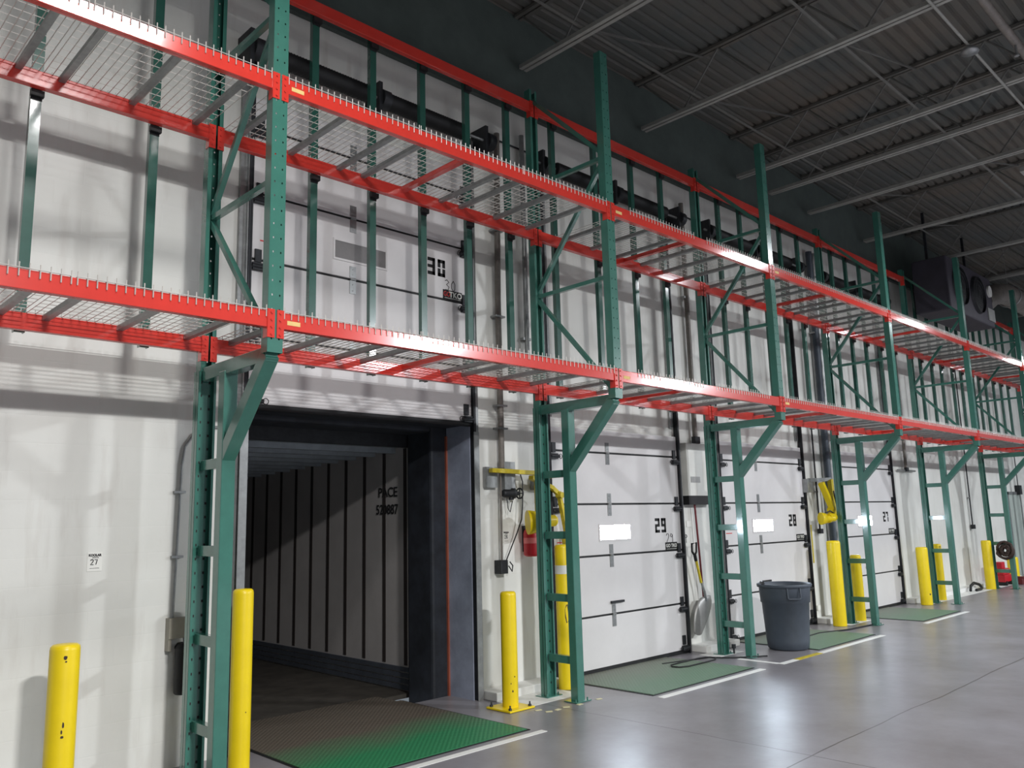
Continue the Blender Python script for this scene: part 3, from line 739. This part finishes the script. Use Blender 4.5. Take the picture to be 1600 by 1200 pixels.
m = MB(); m.tube([(.38, -.14, -.02), (.40, -.15, -.1), (.38, -.16, -.35), (.36, -.16, -.50), (.34, -.1, -.65), (.20, -.06, -.95), (.14, -.05, -1.02)], .007, 5); m.tube([(.62, -.18, -.2), (.72, -.18, -.26), (.66, -.18, -.32), (.62, -.18, -.3)], .006, 5); m.build('cable', BLACK, t)
t = thing('dock_light', 'worn yellow folded dock light seen behind the second green upright', 'dock light', (4.02, WY - .012, 2.18))
m = MB(); m.box((-.05, -.06, -.08), (.08, 0, .06)); m.build('wall_bracket', GALV, t)
m = MB(); m.bar((-.22, -.18, .05), (.20, -.10, -.06), .045, .06, (0, 0, 1)); m.bar((.20, -.10, -.06), (.30, -.12, -.14), .045, .05, (0, 0, 1)); m.build('arm', YELLOWD, t)
m = MB(); m.bar((.27, -.13, -.10), (.40, -.13, -.66), .05, .035, (0, 1, 0)); m.lathe([(.035, -.04), (.035, .04)], (.28, -.14, -.14), 10, 'y'); m.torus((.36, -.14, -.2), .05, .006); m.build('drop_arm', YELLOWD, t)
m = MB(); lamp_head(m, (.38, -.14, -.74), (0, -.3, -1), .8); m.build('lamp_head', YELLOWD, t)
t = thing('dock_light', 'yellow folded dock light on wall between dock doors 28 and 27', 'dock light', (10.42, WY - .012, 2.22))
m = MB(); m.box((-.10, -.12, -.12), (.10, 0, .10)); m.bar((.0, -.1, .08), (.62, -.18, .10), .06, .05, (0, 0, 1)); m.build('wall_bracket', GALV, t)
m = MB(); m.bar((.12, -.25, .03), (.36, -.30, -.42), .09, .06, (0, 1, 0)); m.lathe([(.05, -.05), (.05, .05)], (.34, -.28, -.42), 12, 'y'); m.build('arm', YELLOW, t)
m = MB(); m.bar((.55, -.20, .08), (.36, -.30, -.42), .07, .05, (0, 1, 0)); m.bar((.6, -.2, .1), (.62, -.2, -.5), .06, .05); m.build('drop_arm', YELLOWD, t)
m = MB(); lamp_head(m, (.02, -.32, -.55), (-.80, .55, .0), .85); m.tube([(.07, -.34, -.55), (.26, -.34, -.53)], .075, 14); m.build('lamp_head', YELLOW, t)
m = MB(); m.tube([(.0, -.30, -.48), (.12, -.36, -.43), (.3, -.38, -.5), (.45, -.36, -.46), (.5, -.3, -.3), (.44, -.3, -.1)], .012, 6); m.build('cable', BLACK, t)

# ================================================================= SAFETY THINGS, SIGNS
t = thing('fire_extinguisher', 'red fire extinguisher on the wall below the yellow dock light head', 'fire extinguisher', (3.86, WY - .11, 1.38))
m = MB(); m.lathe([(.06, 0), (.082, .012), (.085, .03), (.085, .24), (.075, .28), (.03, .315), (.022, .33)], n=22); m.build('cylinder', REDD, t)
m = MB(); m.tube([(0, 0, .33), (0, 0, .37)], .018, 8); m.bar((-.05, -.0, .37), (.05, -.0, .385), .02, .012, (0, 1, 0)); m.tube([(.02, 0, .36), (.09, 0, .33), (.095, 0, .2), (.09, 0, .1)], .01, 6); m.build('valve', BLACK, t)
m = MB(); m.lathe([(.0855, .14), (.0855, .2)], n=22, cap=False); m.build('label_band', mat('faded_red_label', rgb(226, 120, 120), .5), t)
m = MB(); m.box((-.03, .085, .05), (.03, .11, .33)); m.build('bracket', DARK, t)
def small_sign(x, z, wd, ht, num, lab):
    t = thing('dock_sign', lab, 'sign', (x, WY, z))
    m = MB(); m.box((-wd / 2, -.004, -ht / 2), (wd / 2, 0, ht / 2)); m.build('plate', SIGN, t)
    text('heading', 'KOOLAR', wd * .22, INK, t, (0, -.0055, ht * .34), off=.0012, sx=.95); text('heading', 'DOCK', wd * .15, INK, t, (0.005, -.0055, ht * .215))
    m = MB(); scribble(m, num, -wd * .28, -ht * .16, wd * .22, ht * .27, -.0055, .0032); m.build('handwritten_number', INK, t)
    m = MB(); m.box((-wd * .32, -.0055, -ht * .36), (wd * .32, -.0045, -ht * .34)); m.build('small_print', INK, t)
small_sign(-.570, 1.553, .102, .135, '27', 'small white sign with handwritten 27 on the bare wall at left')
small_sign(3.585, 1.60, .085, .13, '28', 'small white sign with handwritten number under the yellow dock light')

# ================================================================= PIPES, CONDUITS
def box_part(m, a, b): m.box(a, b); return m
t = thing('wall_tube', 'thin conduit curving down the wall to a junction box left of the nearest upright', 'conduit', (0, WY - .02, 0))
pts = [(.42, 0, 2.60), (.26, 0, 2.585), (.12, 0, 2.52), (.055, 0, 2.42), (.035, 0, 2.28), (.01, 0, 1.10)]
m = MB(); m.tube(pts, .011, 8); m.build('pipe', GALV, t)
for z in (2.05, 1.55): m = MB(); m.box((-.02, -.015, z), (.07, .018, z + .018)); m.build('strap', GALV, t)
m = MB(); m.box((-.035, -.06, .95), (.11, .02, 1.10)); m.box((-.035, -.05, .86), (-.01, .02, .95)); m.build('junction_box', mat('box_beige', rgb(150, 146, 134), .5), t)
t = thing('wall_buffer', 'dark ribbed rubber cylinder under the junction box by the nearest upright', 'rubber cylinder', (.085, WY - .085, .54))
m = MB(); m.lathe([(.060, 0), (.068, .01), (.070, .04), (.070, .30), (.068, .33), (.073, .335), (.073, .35), (.055, .375)], n=22); m.build('cylinder', BLACK, t)
m = MB(); m.tube([(0, 0, .37), (0, .02, .42)], .012, 8); m.build('stem', GALV, t)
m = MB(); m.tube([(0, 0, 2.33), (.0, 0, 4.2), (.04, 0, 6.2)], .034, 10)
t = thing('downpipe', 'grey-brown pipe down the wall right of the open doorway', 'pipe', (3.49, WY - .06, 0)); m.build('pipe', PIPE, t)
m = MB(); m.tube([(-.02, 0, 2.4), (-.03, 0, 1.34)], .012, 8); m.build('conduit', PIPE, t)
for z in (5.0, 4.0, 3.0, 2.75): m = MB(); m.box((-.07, -.04, z), (.07, .05, z + .02)); m.build('strap', GALV, t)
m = MB(); m.box((-.09, -.05, 1.22), (.01, .05, 1.36)); m.tube([(.01, -.06, 1.3), (.05, -.07, 1.24), (.07, -.06, 1.30), (.03, -.06, 1.34)], .007, 5); m.build('switch_box', DARK, t)
def valve(x, y, z, lab):
    t = thing('wall_valve', lab, 'valve', (x, y, z))
    m = MB(); m.lathe([(.03, -.12), (.045, -.10), (.045, -.02), (.06, .0), (.06, .04), (.03, .06), (.02, .12)], axis='x', n=12); m.tube([(0, 0, 0), (0, 0, -.07)], .03, 8); m.build('body', DARK, t)
    m = MB(); m.torus((.13, 0, 0), .055, .009, 'x'); m.bar((.13, -.05, 0), (.13, .05, 0), .01, .01, (0, 0, 1)); m.bar((.13, 0, -.05), (.13, 0, .05), .01, .01); m.build('hand_wheel', DARK, t)
    m = MB(); m.tube([(-.06, 0, -.03), (-.05, 0, -.16), (-.02, 0, -.20), (.02, 0, -.08)], .005, 5); m.build('chain', DARK, t)
valve(3.60, WY - .08, 2.06, 'dark valve with hand wheel below the yellow dock light arm')
def pipe(x, r, z0, z1, lab, y=None, mt=PIPE, box=None, foot=None):
    t = thing('downpipe', lab, 'pipe', (x, (WY - r - .035) if y is None else y, 0))
    m = MB(); m.tube([(0, 0, z0), (0, 0, z1)], r, 12); m.build('pipe', mt, t)
    for k in range(int((z1 - z0) / 1.4)): m = MB(); m.box((-r - .03, -r * .3, z0 + .6 + k * 1.4), (r + .03, r + .02, z0 + .63 + k * 1.4)); m.build('strap', GALV, t)
    if box: m = MB(); m.box((-box, -box * .7, z0 - box * 1.6), (box, .02, z0)); m.build('end_box', DARK, t)
    return t
pipe(7.22, .035, 2.86, 6.3, 'grey pipe ending above the white control box', box=.06)
pipe(10.80, .014, 1.50, 6.3, 'thin black conduit between dock doors 28 and 27', mt=DARK, box=.05)
pipe(11.18, .055, .09, 6.4, 'thick grey downpipe left of the fourth upright', mt=GREYP)
pipe(11.34, .045, .09, 6.4, 'slimmer steel downpipe right beside the thick grey one', mt=GALV)
pipe(14.75, .03, 2.62, 6.3, 'grey pipe ending in a tee right of dock door 27', box=.05)
pipe(18.42, .014, 1.40, 6.2, 'thin black conduit left of the sixth upright', mt=DARK, box=.06)
pipe(4.55 - .62, .03, 3.2, 6.3, 'steel pipe behind the second upright above the lower deck', mt=GALV)
m = MB(); m.tube([(0, 0, 0), (.9, 0, .0)], .02, 8); o = m.build('tee_pipe', GALV); o.location = (14.35, WY - .05, 2.56); tag(o, 'short horizontal steel pipe on wall right of dock door 27', 'pipe')
m = MB(); m.box((0, 0, 0), (.10, .03, .075)); m.tube([(.03, -.002, .035), (.03, .01, .035)], .015, 8)
o = m.build('wall_outlet', SIGN); o.location = (10.52, WY - .035, .20); tag(o, 'small white outlet low on wall left of the tall thick bollard', 'outlet')
m = MB(); m.box((0, 0, 0), (.035, .006, .62)); o = m.build('yellow_tape', YELLOWD); o.location = (10.56, WY - .008, .95); tag(o, 'strip of yellow tape on wall left of the tall thick bollard', 'tape')
# thin dark line across the upper wall, drawn as a slim tube
m = MB(); m.tube([(3.3, 0, 6.15), (14.5, 0, 6.15)], .012, 6); o = m.build('wall_tube', DARK); o.location = (0, WY - .02, 0); tag(o, 'long thin dark horizontal line high on the wall behind the top beams', 'conduit')

# ================================================================= FLOOR CLUTTER
def cable(pts, r, loc, lab, mt=BLACK, name='floor_cable'):
    m = MB(); m.tube(pts, r, 6); o = m.build(name, mt); o.location = loc; tag(o, lab, 'cable'); return o
lp = [(.42 * math.cos(a), .13 * math.sin(a) + .02 * math.sin(3 * a), .018) for a in [i * .5 for i in range(14)]]
cable([(.95, -.45, .012), (.6, -.2, .012)] + lp + [(-.3, .25, .012)], .009, (6.15, -.10, 0), 'black cable looped on the floor in front of dock door 29')
cable([(0, 0, .012), (.3, -.15, .012), (.8, -.12, .012), (1.4, -.3, .012), (2.2, -.35, .012)], .012, (8.55, -.02, 0), 'black cable on floor from trash can to tall thick bollard')
m = MB(); m.tube([(0, 0, .015), (0, 0, .11)], .012, 6); m.lathe([(.028, .08), (.028, .13)], n=10); o = m.build('floor_peg', DARK); o.location = (7.0, -.14, 0); tag(o, 'short dark peg on floor between the posts of the third upright', 'peg')
def ring(n, R, rz, r): return [(R * math.cos(a), rz * math.sin(a) * .5, .02 + .02 * (i % 3)) for i, a in enumerate([k * 2 * PI / 12 for k in range(n)])]
t = thing('cable_coil', 'dark brown bundled cable coil hung on the sixth green upright', 'cable coil', (18.04, -.28, .84))
m = MB()
for k in range(12):
    R_ = random.uniform(.05, .17); m.tube([(-.06 + random.uniform(-.05, .05), R_ * math.cos(a) + random.uniform(-.01, .01) - .04, R_ * 1.15 * math.sin(a)) for a in [j * 2 * PI / 16 for j in range(17)]], .026, 6)
m.build('coil', BROWN, t)
t = thing('hand_truck', 'small red stepped cart standing behind the sixth green upright', 'cart', (19.15, .12, 0))
m = MB(); m.box((-.27, -.12, .08), (.25, .12, .24)); m.box((-.27, -.10, .24), (.22, .10, .38)); m.box((-.27, -.08, .38), (-.02, .08, .53)); m.build('body', REDD, t, bevel=.015)
for sx in (-.2, .2): m = MB(); m.lathe([(.05, -.14), (.05, .14)], (sx, 0, .055), 12, 'y'); m.build('wheel', BLACK, t)
m = MB(); m.box((.30, -.16, .0), (.62, .10, .14)); m.box((.34, -.18, .14), (.58, .06, .17)); o = m.build('jack_foot', mat('maroon', rgb(96, 36, 36), .5), None, bevel=.01); o.location = (19.1, -.05, .003); tag(o, 'dark red block on the floor beside the red cart', 'block')
cable([(0, 0, .03), (.1, .02, .12), (.35, .03, .17), (.6, .0, .12), (.75, 0, .03), (.5, -.05, .03), (.2, -.05, .03)], .03, (17.0, .16, 0), 'black strap loop on the floor left of the far bollard', name='strap_loop')
m = MB(); m.box((0, 0, 0), (.7, .25, .06)); m.box((.1, .02, .06), (.5, .2, .12)); m.tube([(.45, .1, .08), (.55, .12, .14), (.66, .1, .08)], .03, 6); o = m.build('steel_ramp', BROWN); o.location = (21.0, .0, .003); tag(o, 'low dark brown thing on the floor at the right edge', 'block')

# far grey-green steel door and switch box
t = thing('door_5', 'pale grey-green steel door at the far right edge', 'door', (21.9, WY, 0), kind='structure')
m = MB(); m.box((-.45, -.03, .01), (.55, 0, 2.10)); m.build('door_panel', STEELDOOR, t)
m = MB(); m.box((-.52, -.045, 0), (-.45, 0, 2.17)); m.box((.55, -.045, 0), (.62, 0, 2.17)); m.box((-.52, -.045, 2.10), (.62, 0, 2.17)); m.build('door_frame', GALV, t)
t = thing('switch_box', 'dark switch box with thin conduit above it at the far right', 'switch box', (22.3, WY - .06, 2.22))
m = MB(); m.box((-.10, -.06, -.12), (.10, .05, .12)); m.build('box_body', DARK, t)
m = MB(); m.tube([(0, 0, .12), (0, 0, 1.5)], .012, 6); m.build('conduit', DARK, t)

# ================================================================= ROOF STEEL
JX = [-.95, 1.5, 4.0, 6.42, 8.95, 9.98, 11.40, 13.82, 16.37, 19.07, 21.5, 24.0, 26.5, 29.0]
JL = ['leftmost, hidden near the nearest upright', 'second from the left', 'third from the left', 'fourth from the left', 'fifth from the left', 'sixth from the left, close beside the fifth', 'seventh from the left', 'eighth from the left', 'ninth from the left', 'tenth from the left', 'eleventh from the left', 'twelfth from the left', 'thirteenth from the left', 'farthest away']
jp = thing('roof_joist', 'pale open-web roof joist, ' + JL[0], 'roof joist', (JX[0], 0, 7.2), 'pale open-web joists under the roof deck')
m = MB(); m.box((-.062, -14.5, -.025), (-.012, .40, .025)); m.box((.012, -14.5, -.025), (.062, .40, .025)); m.build('bottom_chord', JOIST, jp)
m = MB(); m.box((-.062, -14.5, .68), (-.012, .46, .72)); m.box((.012, -14.5, .68), (.062, .46, .72)); m.build('top_chord', DECKM, jp)
m = MB(); y = .38; k = 0
while y > -14.2:
    m.tube([(0, y, 0 if k % 2 else .69), (0, y - .62, .69 if k % 2 else 0)], .014, 5, False); y -= .62; k += 1
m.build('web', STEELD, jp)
snapshot(jp)
for x, l in list(zip(JX, JL))[1:]: dup(jp, (x, 0, 7.2), 'pale open-web roof joist, ' + l)
def bridging(y, z, lab, x0=X_LO, x1=40):
    m = MB(); m.box((x0, -.018, -.003), (x1, .018, .003)); m.box((x0, .012, 0), (x1, .018, .03))
    o = m.build('joist_bridging', STEELD); o.location = (0, y, z); tag(o, lab, 'bridging angle', 'thin bridging angles under the joists')
bridging(-.62, 7.228, 'thin bridging angle under the roof joists, nearest the back wall')
bridging(-2.45, 7.228, 'thin bridging angle under the roof joists, second from the back wall')
bridging(-4.6, 7.228, 'thin bridging angle under the roof joists, third from the back wall')
m = MB()
for a, b in zip(JX[1:-1], JX[2:]):
    for y in (-.62, -2.45):
        if b - a > 1.5: m.bar((a, y, 7.24), (b, y, 7.86), .022, .022)
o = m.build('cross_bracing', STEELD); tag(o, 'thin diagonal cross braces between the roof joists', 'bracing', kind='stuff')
t = thing('sprinkler_pipe', 'grey sprinkler main running under the roof joists at upper right', 'sprinkler pipe', (0, -3.83, 7.33))
m = MB(); m.tube([(-6, 0, 0), (40, 0, 0)], .05, 10); m.build('main_pipe', PIPE, t)
for x in (2.2, 5.2, 8.2, 11.2, 14.2, 17.2):
    m = MB(); m.tube([(x, 0, 0), (x, 0, -.16)], .014, 6); m.lathe([(.03, -.19), (.03, -.17)], (x, 0, 0), 10); m.build('sprinkler_head', GALV, t)
t = thing('branch_pipe', 'thin sprinkler branch pipe beside the main with a round head', 'sprinkler pipe', (0, -3.5, 7.16))
m = MB(); m.tube([(-6, 0, 0), (40, 0, 0)], .017, 8); m.build('pipe', JOIST, t)
m = MB(); m.lathe([(.02, .0), (.09, -.05), (.10, -.09), (.001, -.10)], (7.55, 0, 0), 14); m.build('round_head', GALV, t)

# ================================================================= COOLING UNIT HIGH ON THE WALL, DUCT
t = thing('cooling_unit', 'bulky dark cooling unit high on the wall beyond the fifth upright', 'cooling unit', (16.25, -.46, 5.72))
m = MB(); m.box((-1.40, -.30, 0), (1.40, .38, 1.12)); m.build('casing', UNIT, t, bevel=.03)
for cx in (-.75, .35):
    m = MB(); m.lathe([(.40, -.36), (.42, -.30)], (cx, 0, .58), 24, 'y', cap=False)
    for rr in (.1, .2, .3, .4): m.torus((cx, -.36, .58), rr, .006, 'y', 20, 4)
    m.build('fan_guard', DARK, t)
    m = MB(); m.lathe([(.38, -.312), (.38, -.305)], (cx, 0, .58), 24, 'y'); m.build('fan_opening', BLACK, t)
m = MB(); m.box((.95, -.32, .12), (1.40, -.30, .40)); m.build('access_panel', ALU, t)
m = MB(); m.lathe([(.13, -.34), (.13, -.30)], (1.18, 0, .80), 18, 'y'); m.build('round_cover', SIGN, t)
for cx in (-1.2, 1.2): m = MB(); m.box((cx, .1, 1.12), (cx + .05, .15, 2.18)); m.build('hanger', DARK, t)
t = thing('air_duct', 'round grey-brown air duct running right from the cooling unit', 'air duct', (17.75, -.7, 6.75))
m = MB(); m.tube([(0, .2, -.35), (.3, .2, -.3), (.6, .1, -.1), (1.2, 0, 0), (9, 0, 0)], .24, 18); m.build('duct', PIPE, t)
for x in (1.5, 4, 7): m = MB(); m.tube([(x, 0, .26), (x, 0, 1.2)], .006, 5); m.torus((x, 0, 0), .265, .012, 'x', 20, 4); m.build('hanger', GALV, t)

# ================================================================= LAMP FIXTURES (above the area lamps)
for k, (lx, ly, lz, le, lc) in enumerate(LAMPS):
    t = thing('high_bay_fixture', 'high bay lamp hung in the %s aisle, %s from left' % (('near', ORDS[k]) if k < 4 else ('far', ORDS[k - 4])), 'lamp', (lx, ly, lz), 'high bay lamps in a row along the aisle')
    m = MB(); m.box((-.48, -.25, .012), (.48, .25, .09)); m.build('housing', ALU, t, bevel=.01)
    for sx in (-.4, .4): m = MB(); m.tube([(sx, 0, .09), (sx, 0, 7.93 - lz)], .004, 5); m.build('hanger', GALV, t)
